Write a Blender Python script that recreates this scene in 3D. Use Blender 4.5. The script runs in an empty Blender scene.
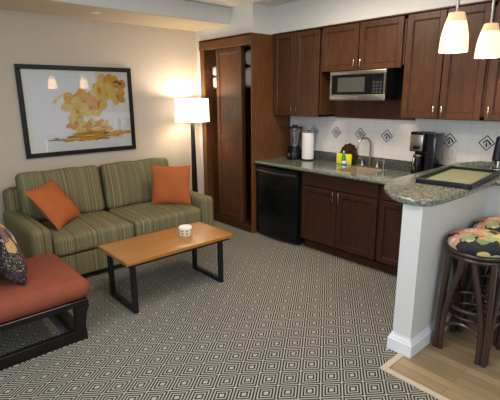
import bpy, bmesh, math, random
from mathutils import Vector, Matrix
random.seed(7)
S = bpy.context.scene
COL = S.collection

# ---------------------------------------------------------------- camera
cam = bpy.data.cameras.new('camera'); co = bpy.data.objects.new('camera', cam); COL.objects.link(co)
yaw, pit, rol = 0.84493237, 0.24136162, -0.00640242
fw = Vector((math.cos(yaw)*math.cos(pit), math.sin(yaw)*math.cos(pit), -math.sin(pit)))
rt = Vector((math.sin(yaw), -math.cos(yaw), 0)); up = rt.cross(fw)
r2 = rt*math.cos(rol)+up*math.sin(rol); u2 = -rt*math.sin(rol)+up*math.cos(rol)
m = Matrix((r2, u2, -fw)).transposed().to_4x4(); m.translation = Vector((0, 0, 1.7))
co.matrix_world = m
cam.sensor_width = 36; cam.sensor_fit = 'HORIZONTAL'; cam.lens = 36*421.96/500; cam.clip_start = .05
S.camera = co

# ---------------------------------------------------------------- light and exposure
w = bpy.data.worlds.new('world'); S.world = w; w.use_nodes = True
w.node_tree.nodes['Background'].inputs[0].default_value = (.8, .87, 1, 1)
w.node_tree.nodes['Background'].inputs[1].default_value = .18
S.view_settings.view_transform = 'Standard'; S.view_settings.look = 'None'
S.view_settings.gamma = 1; S.view_settings.use_curve_mapping = False
S.view_settings.exposure = 0.3

def area(name, loc, target, sx, sy, power, color, spread=180):
    l = bpy.data.lights.new(name, 'AREA'); l.shape = 'RECTANGLE'; l.size = sx; l.size_y = sy
    l.energy = power; l.color = color; l.spread = math.radians(spread)
    o = bpy.data.objects.new(name, l); COL.objects.link(o); o.location = loc
    o.rotation_euler = (Vector(target)-Vector(loc)).to_track_quat('-Z', 'Y').to_euler(); return o
area('daylight_window', (-1.12, 1.3, 1.5), (1, 1.5, .9), 2.2, 1.7, 66, (.68, .82, 1))
area('rear_daylight', (1.3, -1.12, 1.45), (1.6, 1, .9), 2.2, 1.8, 34, (.78, .88, 1))  # added area light, unseen daylight from behind the camera
area('ceiling_fill_light', (1.1, 1.6, 2.69), (1.1, 1.6, 0), .9, .9, 24, (1, .92, .82))  # unseen area light added at the ceiling to fill the near room
area('kitchen_ceiling_light', (2.75, 2.3, 2.69), (2.75, 2.3, 0), .5, .9, 30, (1, .85, .68))

# ---------------------------------------------------------------- materials
def lin(h):
    if isinstance(h, (tuple, list)): return tuple(h)+(1,)
    v = [int(h[i:i+2], 16)/255 for i in (0, 2, 4)]
    return tuple(c/12.92 if c <= .04045 else ((c+.055)/1.055)**2.4 for c in v)+(1,)
class N:
    """small node-tree helper"""
    def __init__(s, name):
        s.m = bpy.data.materials.new(name); s.m.use_nodes = True; s.t = s.m.node_tree
        s.b = s.t.nodes['Principled BSDF']; s.out = s.t.nodes['Material Output']
        s._o = None
    def n(s, kind, **kw):
        x = s.t.nodes.new(kind)
        for k, v in kw.items(): setattr(x, k, v)
        return x
    def l(s, a, b): s.t.links.new(a, b)
    def put(s, sock, v):
        if hasattr(v, 'is_output'): s.l(v, sock)
        else: sock.default_value = v
    def math(s, op, a, b=0.0, c=None):
        x = s.n('ShaderNodeMath', operation=op); s.put(x.inputs[0], a); s.put(x.inputs[1], b)
        if c is not None: s.put(x.inputs[2], c)
        return x.outputs[0]
    def obj(s):
        if not s._o: s._o = s.n('ShaderNodeTexCoord').outputs['Object']
        return s._o
    def xyz(s, v=None):
        x = s.n('ShaderNodeSeparateXYZ'); s.l(v or s.obj(), x.inputs[0]); return x.outputs
    def scale(s, sc, rot=(0, 0, 0), loc=(0, 0, 0), v=None):
        x = s.n('ShaderNodeMapping'); s.l(v or s.obj(), x.inputs[0]); x.inputs['Scale'].default_value = sc
        x.inputs['Rotation'].default_value = rot; x.inputs['Location'].default_value = loc; return x.outputs[0]
    def noise(s, v, sc=5, det=3, rough=.5, dist=0):
        x = s.n('ShaderNodeTexNoise'); s.l(v, x.inputs['Vector']); x.inputs['Scale'].default_value = sc
        x.inputs['Detail'].default_value = det; x.inputs['Roughness'].default_value = rough
        x.inputs['Distortion'].default_value = dist; return x.outputs[0]
    def ramp(s, f, stops, const=False):
        x = s.n('ShaderNodeValToRGB'); s.l(f, x.inputs[0]); e = x.color_ramp
        e.interpolation = 'CONSTANT' if const else 'LINEAR'
        while len(e.elements) < len(stops): e.elements.new(.5)
        for i, (p, c) in enumerate(stops): e.elements[i].position = p; e.elements[i].color = lin(c)
        return x.outputs[0]
    def mix(s, f, a, b):
        x = s.n('ShaderNodeMix', data_type='RGBA'); s.put(x.inputs[0], f)
        s.put(x.inputs[6], a if hasattr(a, 'is_output') else lin(a)); s.put(x.inputs[7], b if hasattr(b, 'is_output') else lin(b))
        return x.outputs[2]
    def col(s, c): s.put(s.b.inputs['Base Color'], c if hasattr(c, 'is_output') else lin(c)); return s
    def set(s, **kw):
        for k, v in kw.items(): s.put(s.b.inputs[k.replace('_', ' ')], v)
        return s
    def bump(s, h, st=.2, d=.01):
        x = s.n('ShaderNodeBump'); s.l(h, x.inputs['Height']); x.inputs['Strength'].default_value = st
        x.inputs['Distance'].default_value = d; s.l(x.outputs[0], s.b.inputs['Normal']); return s

def plain(name, c, rough=.5, metal=0, coat=0, var=.06, sc=14):
    k = N(name); c0 = lin(c)
    f = k.noise(k.obj(), sc, 3)
    a = tuple(x*(1-var*2) for x in c0[:3]); b = tuple(min(1, x*(1+var*2)) for x in c0[:3])
    k.col(k.mix(f, a, b)).set(Roughness=rough, Metallic=metal, Coat_Weight=coat, Specular_IOR_Level=.25 if max(c0[:3]) < .03 else .5); return k.m
def wood(name, c1, c2, rough=.35, axis='z', coat=.15):
    k = N(name); sc = {'z': (13, 13, 2.6), 'y': (13, 2.6, 13), 'x': (1.3, 13, 13)}[axis]
    v = k.scale(sc); f = k.noise(v, 2.4, 5, .6, .6); g = k.noise(k.obj(), 2.2, 2)
    f = k.math('ADD', k.math('MULTIPLY', f, .75), k.math('MULTIPLY', g, .3))
    k.col(k.ramp(f, [(.3, c1), (.72, c2)])).set(Roughness=rough, Coat_Weight=coat, Coat_Roughness=.25, Specular_IOR_Level=.3)
    k.bump(f, .06, .004); return k.m
def fabric(name, c1, c2, sc=260, rough=.9):
    k = N(name); f = k.noise(k.obj(), sc, 2); g = k.noise(k.obj(), 12, 3)
    k.col(k.mix(k.math('ADD', k.math('MULTIPLY', f, .6), k.math('MULTIPLY', g, .4)), c1, c2)).set(Roughness=rough, Specular_IOR_Level=.2)
    k.bump(f, .3, .002); return k.m
M = {}
M['wall'] = plain('wall_paint', 'cabdad', .85, var=.015)
M['white_wall'] = plain('white_wall_paint', 'd9d7d2', .8, var=.01)
M['ceil'] = plain('ceiling_paint', 'd8d2c6', .9, var=.01)
M['trim'] = plain('white_trim_paint', 'e9eaec', .4, var=.01)
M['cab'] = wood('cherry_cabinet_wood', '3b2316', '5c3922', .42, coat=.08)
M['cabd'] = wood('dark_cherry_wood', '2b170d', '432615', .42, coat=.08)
M['ward'] = wood('wardrobe_wood', '51331c', '774b29', .5, coat=.05)
M['wdoor'] = wood('wardrobe_door_wood', '3c2415', '613c22', .45, coat=.05)
M['table'] = wood('oak_table_wood', '8c5a26', 'ab7536', .3, 'x', .3)
M['rattan'] = plain('dark_rattan', '35221b', .35, coat=.3, var=.15, sc=40)
M['black'] = plain('black_metal', '1b1a1a', .45, var=.1)
M['blackgloss'] = plain('glossy_black', '0b0c0e', .25, coat=.1)
M['blackplastic'] = plain('black_plastic', '141416', .3)
M['bwood'] = plain('black_stained_wood', '17120f', .35, coat=.2, var=.2)
M['steel'] = plain('brushed_steel', 'b8b2a6', .28, 1, var=.03)
M['chrome'] = plain('chrome', 'd8d6d0', .14, 1, var=.01)
M['sinkm'] = plain('sink_steel', 'b5a58c', .4, .35, var=.03)
M['orange'] = fabric('orange_fabric', 'a0522a', 'c27040')
M['rust'] = fabric('rust_fabric', '6b3624', '975440')
M['paper'] = plain('white_paper', 'eceae6', .9, var=.02)
M['white'] = plain('white_cotton', 'd8d6d2', .9, var=.05)
M['matb'] = plain('picture_mat', 'eceee9', .7, var=.01)
M['print'] = plain('print_background', 'eef0f5', .7, var=.02)
M['frame'] = plain('black_frame', '1c1b1c', .35, coat=.2)
M['yellow'] = plain('yellow_sponge', 'f2e82a', .8)
M['green'] = plain('green_plastic', '2f9a3c', .3)
M['blue'] = plain('blue_print', '3f78c4', .5)
M['plate'] = plain('ivory_plastic', 'd3cec2', .4, var=.01)
M['motif'] = plain('navy_glaze', '20273f', .3)
M['tileface'] = plain('accent_tile_glaze', 'e9e6e0', .2, var=.02)
M['strip'] = plain('beige_carpet_binding', 'bcae98', .7, var=.05)
M['tincol'] = plain('tin_cream', 'd9cfb4', .4, var=.04)
M['tinband'] = plain('tin_brown_print', '8c6a44', .45, .2, var=.3, sc=60)

def sofa_mat():
    k = N('striped_sofa_fabric'); x, y, z = k.xyz()
    nrm = k.n('ShaderNodeTexCoord').outputs['Normal']; nx, _, _ = k.xyz(nrm)
    side = k.math('GREATER_THAN', k.math('ABSOLUTE', nx), .72)
    c = k.math('ADD', k.math('MULTIPLY', x, k.math('SUBTRACT', 1, side)), k.math('MULTIPLY', y, side))
    def line(sc, w):
        cmb = k.n('ShaderNodeCombineXYZ'); k.l(k.math('MULTIPLY', c, sc), cmb.inputs[0]); cmb.inputs[1].default_value = w
        return k.noise(cmb.outputs[0], 1, 2, .6)
    base = k.ramp(line(85, 1.3), [(.30, '4b4a33'), (.42, '6f6b4b'), (.5, '887f5d'), (.56, '605e44'), (.70, '999072')])
    red = k.math('GREATER_THAN', line(95, 7.7), .63)
    col = k.mix(k.math('MULTIPLY', red, .55), base, '6b4a32')
    lt = k.math('GREATER_THAN', line(120, 3.1), .65)
    col = k.mix(k.math('MULTIPLY', lt, .5), col, 'b8b283')
    f = k.noise(k.obj(), 300, 2)
    k.col(col).set(Roughness=.9, Specular_IOR_Level=.2).bump(f, .25, .002); return k.m
M['sofa'] = sofa_mat()

def carpet_mat():
    k = N('diamond_carpet'); x, y, z = k.xyz()
    u = k.math('DIVIDE', k.math('SUBTRACT', x, 1.487), .2055); v = k.math('DIVIDE', k.math('SUBTRACT', y, 1.705), .1605)
    p = k.math('ADD', k.math('ADD', u, v), .5); q = k.math('ADD', k.math('SUBTRACT', u, v), .5)
    a = k.math('ABSOLUTE', k.math('SUBTRACT', k.math('FRACT', p), .5)); b = k.math('ABSOLUTE', k.math('SUBTRACT', k.math('FRACT', q), .5))
    d = k.math('MULTIPLY', k.math('MAXIMUM', a, b), 2)
    # white heart, then dark and light rings
    s = k.math('COSINE', k.math('MULTIPLY', k.math('MAXIMUM', d, .14), 7*math.pi))
    s = k.math('MULTIPLY', k.math('ADD', k.math('MULTIPLY', s, 2.6), 1.5), .5)
    wn = k.noise(k.obj(), 420, 2); s = k.math('ADD', s, k.math('MULTIPLY', k.math('SUBTRACT', wn, .5), .9))
    s = k.math('MINIMUM', k.math('MAXIMUM', s, 0), 1)
    g = k.noise(k.obj(), 1.3, 2)
    lt = k.mix(g, '98958a', 'aca89b')
    k.col(k.mix(s, lt, '1d1b18')).set(Roughness=.95).bump(k.math('ADD', s, wn), .3, .003); return k.m
M['carpet'] = carpet_mat()

def plank_mat():
    k = N('oak_plank_floor'); v = k.scale((1, 1, 1), (0, 0, math.pi/2))
    b = k.n('ShaderNodeTexBrick'); k.l(v, b.inputs['Vector']); b.offset = .37
    b.inputs['Color1'].default_value = lin('a08763'); b.inputs['Color2'].default_value = lin('67503a'); b.inputs['Mortar'].default_value = lin('40301f')
    b.inputs['Scale'].default_value = 1; b.inputs['Brick Width'].default_value = .62; b.inputs['Row Height'].default_value = .075
    b.inputs['Mortar Size'].default_value = .0016; b.inputs['Bias'].default_value = -.2
    f = k.noise(k.scale((40, 2.2, 1)), 1.6, 5, .6, .5); f = k.math('MULTIPLY_ADD', f, 2.4, -.7); f = k.math('MINIMUM', k.math('MAXIMUM', f, 0), 1)
    k.col(k.mix(k.math('MULTIPLY', f, .5), b.outputs[0], 'b39c7a')).set(Roughness=.38); return k.m
M['plank'] = plank_mat()

def granite(name, c1, c2, c3, rough=.18):
    k = N(name); f = k.noise(k.obj(), 55, 4, .7); g = k.noise(k.obj(), 9, 3, .6)
    vo = k.n('ShaderNodeTexVoronoi'); k.l(k.obj(), vo.inputs['Vector']); vo.inputs['Scale'].default_value = 160
    r = k.xyz(vo.outputs['Color'])[0]
    col = k.ramp(f, [(.33, c1), (.5, c2), (.66, c3)])
    col = k.mix(k.math('MULTIPLY', k.math('GREATER_THAN', r, .8), .6), col, c1)
    col = k.mix(k.math('MULTIPLY', g, .35), col, c2)
    k.col(col).set(Roughness=rough, Coat_Weight=.3, Coat_Roughness=.1); return k.m
M['granite'] = granite('green_grey_granite', '40433b', '6e7267', 'a5a798')
M['splashg'] = granite('dark_granite', '2b2d29', '4a4c46', '73736a')

def tile_mat():
    k = N('cream_wall_tile'); x, y, z = k.xyz()
    def grid(c, pitch, w):
        t = k.math('FRACT', k.math('DIVIDE', c, pitch)); t = k.math('ABSOLUTE', k.math('SUBTRACT', t, .5))
        return k.math('GREATER_THAN', t, .5-w/pitch)
    D = .165
    yy = k.math('SUBTRACT', y, 1.42); zz = k.math('SUBTRACT', z, 1.28)
    dg = k.math('MAXIMUM', grid(k.math('ADD', k.math('ADD', yy, zz), D/2), D, .0025), grid(k.math('ADD', k.math('SUBTRACT', yy, zz), D/2), D, .0025))
    st = k.math('MAXIMUM', grid(y, .11, .0018), grid(k.math('SUBTRACT', z, 1.3625), .11, .0018))
    inb = k.math('LESS_THAN', k.math('ABSOLUTE', zz), D/2)
    gr = k.math('ADD', k.math('MULTIPLY', dg, inb), k.math('MULTIPLY', st, k.math('SUBTRACT', 1, inb)))
    k.col(k.mix(k.math('MULTIPLY', gr, .35), k.mix(k.noise(k.obj(), 6, 2), 'dcd8d2', 'e6e2dc'), 'a8a093')).set(Roughness=.22)
    k.bump(k.math('SUBTRACT', 1, gr), .3, .002); return k.m
M['tile'] = tile_mat()

def floral(name, cols, sc, seed, flower=False):
    k = N(name); nz = k.n('ShaderNodeTexNoise'); k.l(k.scale((1, 1, 1), loc=(seed, seed*.7, 0)), nz.inputs['Vector']); nz.inputs['Scale'].default_value = 9
    ad = k.n('ShaderNodeVectorMath', operation='MULTIPLY_ADD'); k.l(nz.outputs['Color'], ad.inputs[0]); ad.inputs[1].default_value = (.07, .07, .07); k.l(k.scale((1, 1, 1), loc=(seed, seed, 0)), ad.inputs[2])
    vo = k.n('ShaderNodeTexVoronoi'); k.l(ad.outputs[0], vo.inputs['Vector']); vo.inputs['Scale'].default_value = sc
    r = k.xyz(vo.outputs['Color'])[0]
    col = k.ramp(r, [(i/len(cols), c) for i, c in enumerate(cols)], True)
    edge = k.math('GREATER_THAN', vo.outputs['Distance'], .58)
    col = k.mix(edge, col, cols[0])
    vein = k.noise(ad.outputs[0], sc*5, 2, .5, 2); col = k.mix(k.math('MULTIPLY', k.math('GREATER_THAN', vein, .60), .0 if flower else .5), col, 'd9cba8')
    if flower:
        x, y, z = k.xyz()
        for fx, fy, R, c, cc in ((-.115, .05, .05, '8a9a70', 'b9c29a'), (-.03, -.09, .055, '9aa47c', 'c5cba0'), (.02, -.135, .06, 'cdbf74', 'c98078'), (-.15, .12, .05, 'cf9878', 'ddd6cf'), (.13, .0, .055, 'cdbf74', 'c98078'), (.0, .08, .10, 'c9967a', 'e6e0da')):
            dx = k.math('SUBTRACT', x, fx); dy = k.math('SUBTRACT', y, fy)
            rr = k.math('SQRT', k.math('ADD', k.math('MULTIPLY', dx, dx), k.math('MULTIPLY', dy, dy)))
            th = k.math('ARCTAN2', dy, dx)
            lim = k.math('ADD', R, k.math('MULTIPLY', k.math('COSINE', k.math('MULTIPLY', th, 6)), R*.18))
            col = k.mix(k.math('LESS_THAN', rr, lim), col, c)
            core = k.math('MULTIPLY', k.math('LESS_THAN', rr, R*.42), k.math('GREATER_THAN', k.noise(k.obj(), 60, 2), .5))
            col = k.mix(core, col, cc)
    k.col(col).set(Roughness=.75); return k.m
M['floral'] = floral('tropical_floral_fabric', ['15161c', '8a9c70', 'c98a66', '1b1c22', 'b3bb90', '20242a', 'c9b470', '6f8457'], 14, 3.3, True)
M['floral2'] = floral('plum_floral_fabric', ['241a1e', '6e4c58', 'd8cfc0', '3a252d', 'bf9a58', '7a5766', '1b1417', 'cfc4ae'], 10, 2.1)

def emit(name, c, st, rough=.5):
    k = N(name); k.col(c).set(Roughness=rough, Emission_Strength=st); k.b.inputs['Emission Color'].default_value = lin(c); return k.m
M['lampshade'] = emit('lit_fabric_shade', 'fff3df', 1.5)
M['pshade'] = emit('lit_frosted_glass', 'ffdda6', 1.25)
M['pband'] = emit('amber_glass_band', 'e0b888', .55)
M['bulb'] = emit('hot_bulb', 'fff0d0', 6)
M['downl'] = emit('downlight_lens', 'fff2dc', 1.2)

def clear(name, tint, ior_gloss=.12):
    k = N(name); t = k.n('ShaderNodeBsdfTransparent'); t.inputs[0].default_value = lin(tint)
    g = k.n('ShaderNodeBsdfGlossy'); g.inputs['Roughness'].default_value = .02
    lw = k.n('ShaderNodeLayerWeight'); lw.inputs[0].default_value = .25
    f = k.math('ADD', k.math('MULTIPLY', lw.outputs['Fresnel'], .8), ior_gloss)
    x = k.n('ShaderNodeMixShader'); k.l(f, x.inputs[0]); k.l(t.outputs[0], x.inputs[1]); k.l(g.outputs[0], x.inputs[2])
    k.l(x.outputs[0], k.out.inputs['Surface']); return k.m
M['glass'] = clear('picture_glass', (1, 1, 1), .12)
M['jar'] = clear('blender_jar_glass', 'dfe4ee', .30)
M['bagfilm'] = plain('plastic_wrapped_linen', 'dfe5f2', .25, coat=.5, var=.3, sc=20)

# ---------------------------------------------------------------- geometry helpers
def nb(): return bmesh.new()
def box(bm, x0, x1, y0, y1, z0, z1, bev=0, seg=2):
    r = bmesh.ops.create_cube(bm, size=1)
    for v in r['verts']:
        v.co = Vector(((x0+x1)/2+v.co.x*(x1-x0), (y0+y1)/2+v.co.y*(y1-y0), (z0+z1)/2+v.co.z*(z1-z0)))
    if bev:
        es = list({e for v in r['verts'] for e in v.link_edges})
        bmesh.ops.bevel(bm, geom=es, offset=bev, segments=seg, profile=.5, affect='EDGES')
    return bm
def tube(bm, pts, r, n=10, closed=False):
    pts = [Vector(p) for p in pts]; rs = r if isinstance(r, (list, tuple)) else [r]*len(pts)
    rings = []; L = len(pts); prev = None
    for i, p in enumerate(pts):
        if closed: t = pts[(i+1) % L]-pts[i-1]
        else: t = pts[min(i+1, L-1)]-pts[max(i-1, 0)]
        t.normalize()
        a = prev if prev is not None else (Vector((0, 0, 1)) if abs(t.z) < .9 else Vector((1, 0, 0)))
        a = (a-t*a.dot(t)).normalized(); prev = a; b = t.cross(a)
        rings.append([bm.verts.new(p+(a*math.cos(2*math.pi*k/n)+b*math.sin(2*math.pi*k/n))*rs[i]) for k in range(n)])
    for i in range(L if closed else L-1):
        A, B = rings[i], rings[(i+1) % L]
        for k in range(n): bm.faces.new((A[k], A[(k+1) % n], B[(k+1) % n], B[k]))
    if not closed: bm.faces.new(rings[0][::-1]); bm.faces.new(rings[-1])
    return bm
def lathe(bm, c, prof, n=32, cap=True):
    rings = []
    for r, z in prof:
        rings.append([bm.verts.new((c[0]+r*math.cos(2*math.pi*k/n), c[1]+r*math.sin(2*math.pi*k/n), c[2]+z)) for k in range(n)])
    for A, B in zip(rings, rings[1:]):
        for k in range(n): bm.faces.new((A[k], A[(k+1) % n], B[(k+1) % n], B[k]))
    if cap: bm.faces.new(rings[0][::-1]); bm.faces.new(rings[-1])
    return bm
def prism(bm, poly, z0, z1, bev=0, seg=3):
    a = [bm.verts.new((x, y, z0)) for x, y in poly]; b = [bm.verts.new((x, y, z1)) for x, y in poly]
    f1 = bm.faces.new(a[::-1]); f2 = bm.faces.new(b)
    for i in range(len(poly)): j = (i+1) % len(poly); bm.faces.new((a[i], a[j], b[j], b[i]))
    bmesh.ops.recalc_face_normals(bm, faces=bm.faces)
    if bev: bmesh.ops.bevel(bm, geom=list(set(f1.edges) | set(f2.edges)), offset=bev, segments=seg, profile=.5, affect='EDGES')
    return bm
def soft(bm, x0, x1, y0, y1, z0, z1, r=.05, crown=.02, n=10, ax='z', wob=0):
    """rounded upholstery block bulging on every face"""
    c = Vector(((x0+x1)/2, (y0+y1)/2, (z0+z1)/2)); h = Vector(((x1-x0)/2, (y1-y0)/2, (z1-z0)/2))
    b2 = bmesh.new(); bmesh.ops.create_cube(b2, size=2); bmesh.ops.subdivide_edges(b2, edges=b2.edges, cuts=n*2-1, use_grid_fill=True)
    mp = {}
    for v in b2.verts:
        q = Vector([math.copysign(abs(t)**.62, t) for t in v.co]); p = Vector((q.x*h.x, q.y*h.y, q.z*h.z))
        rr = min(r, h.x*.98, h.y*.98, h.z*.98)
        inn = Vector([max(-(hh-rr), min(hh-rr, t)) for t, hh in zip(p, h)]); d = p-inn
        if d.length > 1e-6: p = inn+d.normalized()*rr
        k = {'z': (0, 1, 2), 'y': (0, 2, 1), 'x': (1, 2, 0)}[ax]
        a, b_ = p[k[0]]/h[k[0]], p[k[1]]/h[k[1]]
        p[k[2]] += math.copysign(crown*(1-a*a)*(1-b_*b_), p[k[2]]) * (abs(p[k[2]])/h[k[2]])
        if wob: p += Vector((math.sin(p.y*23+c.x*9), math.sin(p.x*19+c.y*7), math.sin(p.x*17+p.y*13+c.x*5)))*wob
        mp[v] = bm.verts.new(c+p)
    for f in b2.faces: bm.faces.new([mp[v] for v in f.verts])
    b2.free(); return bm
def pillow(bm, w_, h_, t, n=18):
    """knife-edge pillow in local x (width), z (height), y thickness"""
    vs = {}
    for s in (1, -1):
        for i in range(n+1):
            for j in range(n+1):
                u, v = i/n*2-1, j/n*2-1
                edge = i in (0, n) or j in (0, n)
                if edge and s == -1: vs[s, i, j] = vs[1, i, j]; continue
                px = u*w_/2*(1-.07*(1-v*v)*abs(u)**3); pz = v*h_/2*(1-.07*(1-u*u)*abs(v)**3)
                th = 0 if edge else t/2*((1-abs(u)**2.6)*(1-abs(v)**2.6))**.55*(1+.05*math.sin(5*u+3*v))
                vs[s, i, j] = bm.verts.new((px, s*th, pz))
    for s in (1, -1):
        for i in range(n):
            for j in range(n):
                q = [vs[s, i, j], vs[s, i+1, j], vs[s, i+1, j+1], vs[s, i, j+1]]
                bm.faces.new(q if s == -1 else q[::-1])
    return bm
def xform(bm, M_): bm.transform(M_); return bm
MAT = {}
def thing(name, label, cat, loc=(0, 0, 0), rotz=0, group=None):
    o = bpy.data.objects.new(name, None); COL.objects.link(o); o.empty_display_size = .05
    o.location = loc; o.rotation_euler = (0, 0, rotz); o['label'] = label; o['category'] = cat
    if group: o['group'] = group
    MAT[o.name] = Matrix.Translation(loc) @ Matrix.Rotation(rotz, 4, 'Z'); return o
def mesh(name, bm, mat, parent=None, smooth=True, origin=None, label=None):
    """bm is in world coordinates"""
    if parent is not None: T = MAT[parent.name]
    else: T = Matrix.Translation(origin) if origin else Matrix.Identity(4)
    bm.transform(T.inverted())
    bmesh.ops.recalc_face_normals(bm, faces=bm.faces)
    me = bpy.data.meshes.new(name); bm.to_mesh(me); bm.free()
    for mm in (mat if isinstance(mat, list) else [mat]): me.materials.append(mm)
    if smooth:
        for p in me.polygons: p.use_smooth = True
        try: me.set_sharp_from_angle(angle=math.radians(38))
        except Exception: pass
    o = bpy.data.objects.new(name, me); COL.objects.link(o)
    if parent is not None: o.parent = parent; MAT[o.name] = T
    else: o.location = origin or (0, 0, 0); MAT[o.name] = T
    if label: o['label'] = label
    return o
def tag(o, label, cat, group=None):
    o['label'] = label; o['category'] = cat
    if group: o['group'] = group
    return o
def struct(name, bm, mat, parent=None, smooth=False):
    o = mesh(name, bm, mat, parent, smooth)
    if parent is None: o['kind'] = 'structure'
    return o
def B(*a, **k): return box(nb(), *a, **k)

# ---------------------------------------------------------------- setting
X0, Y0, YL, XW, ZC = -1.2, -1.2, 4.934, 4.10, 2.72
bm = nb(); prism(bm, [(X0, Y0), (2.185, Y0), (2.185, 1.225), (4.2, 1.225), (4.2, 5.05), (X0, 5.05)], -.05, 0); struct('floor', bm, M['carpet'])
struct('floor', B(2.225, 4.2, Y0, 1.185, -.05, .001), M['plank'])
bm = nb(); prism(bm, [(2.185, Y0), (2.225, Y0), (2.225, 1.185), (2.43, 1.185), (2.43, 1.225), (2.185, 1.225)], -.05, .006); struct('trim_1', bm, M['strip'])
struct('ceiling', B(X0, 4.2, Y0, 5.05, ZC, ZC+.06), M['ceil'])
struct('wall_left', B(X0, 3.46, YL, YL+.12, 0, ZC), M['wall'])
struct('wall_back', B(XW, XW+.1, Y0, YL, 0, ZC), M['white_wall'])
struct('wall_front', B(X0-.1, X0, Y0, 5.05, 0, ZC), M['white_wall'])
struct('wall_right', B(X0, 4.2, Y0-.1, Y0, 0, ZC), M['white_wall'])
# dropped soffit over the sofa, boxed-in wall around the wardrobe and above the wall cabinets
struct('trim_2', B(X0, 3.44, 4.215, YL, 2.541, ZC), M['white_wall'])
struct('trim_3', B(X0, 3.44, 4.2155, YL, 2.535, 2.5405), plain('lamp_tinted_ceiling', 'd0bea2', .9, var=.01))  # warm lamp light on the soffit underside, put into its colour
bm = nb(); box(bm, 3.44, XW, 4.845, YL, 0, 2.40); box(bm, 3.44, XW, 3.81, YL, 2.405, ZC); struct('wall_closet', bm, M['white_wall'])
struct('wall_soffit', B(3.76, XW, Y0, 3.81, 2.4145, ZC), M['white_wall'])
struct('baseboard_left', B(X0, 3.44, YL-.015, YL, 0, .12), M['trim'])
# pony wall of the bar with its return
bm = nb(); prism(bm, [(2.45, 1.165), (3.50, 1.165), (3.50, -.2), (3.62, -.2), (3.62, 1.295), (2.45, 1.295)], 0, 1.035); struct('wall_bar', bm, M['white_wall'])
def bb_run(bm, pts, prof):
    n = len(pts); rows = []
    for i, p in enumerate(pts):
        p = Vector(p).to_2d()
        d1 = (Vector(pts[i])-Vector(pts[i-1])).to_2d().normalized() if i else None
        d2 = (Vector(pts[i+1])-Vector(pts[i])).to_2d().normalized() if i < n-1 else None
        n1 = Vector((d1.y, -d1.x)) if d1 else None; n2 = Vector((d2.y, -d2.x)) if d2 else None
        if n1 and n2: nn = (n1+n2); nn = nn/nn.dot(n1)
        else: nn = n1 or n2
        rows.append([bm.verts.new((p.x+nn.x*t, p.y+nn.y*t, z)) for t, z in prof])
    for A, C_ in zip(rows, rows[1:]):
        for k in range(len(prof)): bm.faces.new((A[k], A[(k+1) % len(prof)], C_[(k+1) % len(prof)], C_[k]))
    bm.faces.new(rows[0]); bm.faces.new(rows[-1][::-1]); return bm
prof = [(0, 0), (.022, 0), (.022, .085), (.015, .093), (.015, .10), (.006, .118), (.006, .125), (0, .125)]
struct('baseboard_bar', bb_run(nb(), [(3.4, 1.2955), (2.4495, 1.2955), (2.4495, 1.1645), (3.4995, 1.1645), (3.4995, -.2)], prof), M['trim'])

# ---------------------------------------------------------------- cabinet helpers
def door_bm(bm, X, y0, y1, z0, z1, fr=.055, th=.02, splits=()):
    """shaker door, face at X looking to -x: stiles, rails, recessed panel with a small bead"""
    box(bm, X, X+th, y0, y0+fr, z0, z1, .002, 1); box(bm, X, X+th, y1-fr, y1, z0, z1, .002, 1)
    zs = [z0]+list(splits)+[z1]
    box(bm, X, X+th, y0+fr, y1-fr, z0, z0+fr, .002, 1); box(bm, X, X+th, y0+fr, y1-fr, z1-fr, z1, .002, 1)
    for s in splits: box(bm, X, X+th, y0+fr, y1-fr, s-fr/2, s+fr/2, .002, 1)
    box(bm, X+.011, X+th-.001, y0+fr, y1-fr, z0+fr, z1-fr)
    for i in range(len(zs)-1):
        a = zs[i]+(fr if i == 0 else fr/2); b = zs[i+1]-(fr if i == len(zs)-2 else fr/2); w_ = .008
        for q in ((y0+fr, y0+fr+w_, a, b), (y1-fr-w_, y1-fr, a, b), (y0+fr, y1-fr, a, a+w_), (y0+fr, y1-fr, b-w_, b)):
            box(bm, X+.002, X+.0125, q[0], q[1], q[2], q[3], .0035, 1)
    return bm
def handle(X, y, z0, z1, parent):
    b = nb(); tube(b, [(X, y, z0), (X-.02, y, z0), (X-.024, y, z0+.006), (X-.024, y, z1-.006), (X-.02, y, z1), (X, y, z1)], .005, 8)
    return mesh('handle', b, M['chrome'], parent)
def cabinet(name, label, X, Xb, y0, y1, z0, z1, doors, mat, dmat, zdoor=None, hz=None, hside=None, group=None, drawer=None, toe=False, top=True):
    t = thing(name, label, 'cabinet', (X+.02, (y0+y1)/2, z0), 0, group)
    b = nb(); w_ = .018; zb = z0+(.10 if toe else 0)
    box(b, X+.022, Xb, y0, y0+w_, zb, z1); box(b, X+.022, Xb, y1-w_, y1, zb, z1)
    box(b, X+.022, Xb, y0, y1, zb, zb+w_); 
    if top: box(b, X+.022, Xb, y0, y1, z1-w_, z1)
    box(b, Xb-.01, Xb, y0, y1, zb, z1)
    box(b, X+.022, X+.04, y0, y1, zb, zb+.03); box(b, X+.022, X+.04, y0, y1, z1-.03, z1)
    mesh('body', b, mat, t, smooth=False)
    if toe: mesh('plinth', B(X+.07, X+.085, y0, y1, z0, zb), mat, t, smooth=False)
    zd0, zd1 = zdoor or (z0+.004, z1-.004)
    for i, (a, c) in enumerate(doors):
        d = mesh('door', door_bm(nb(), X, a, c, zd0, zd1), dmat, t, smooth=False)
        if hz:
            hy = (a+.032) if hside[i] == 'lo' else (c-.032)
            handle(X, hy, hz[0], hz[1], d)
    if drawer: mesh('drawer_front', B(X, X+.02, drawer[0], drawer[1], drawer[2], drawer[3], bev=.003), dmat, t, smooth=False)
    return t

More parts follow.
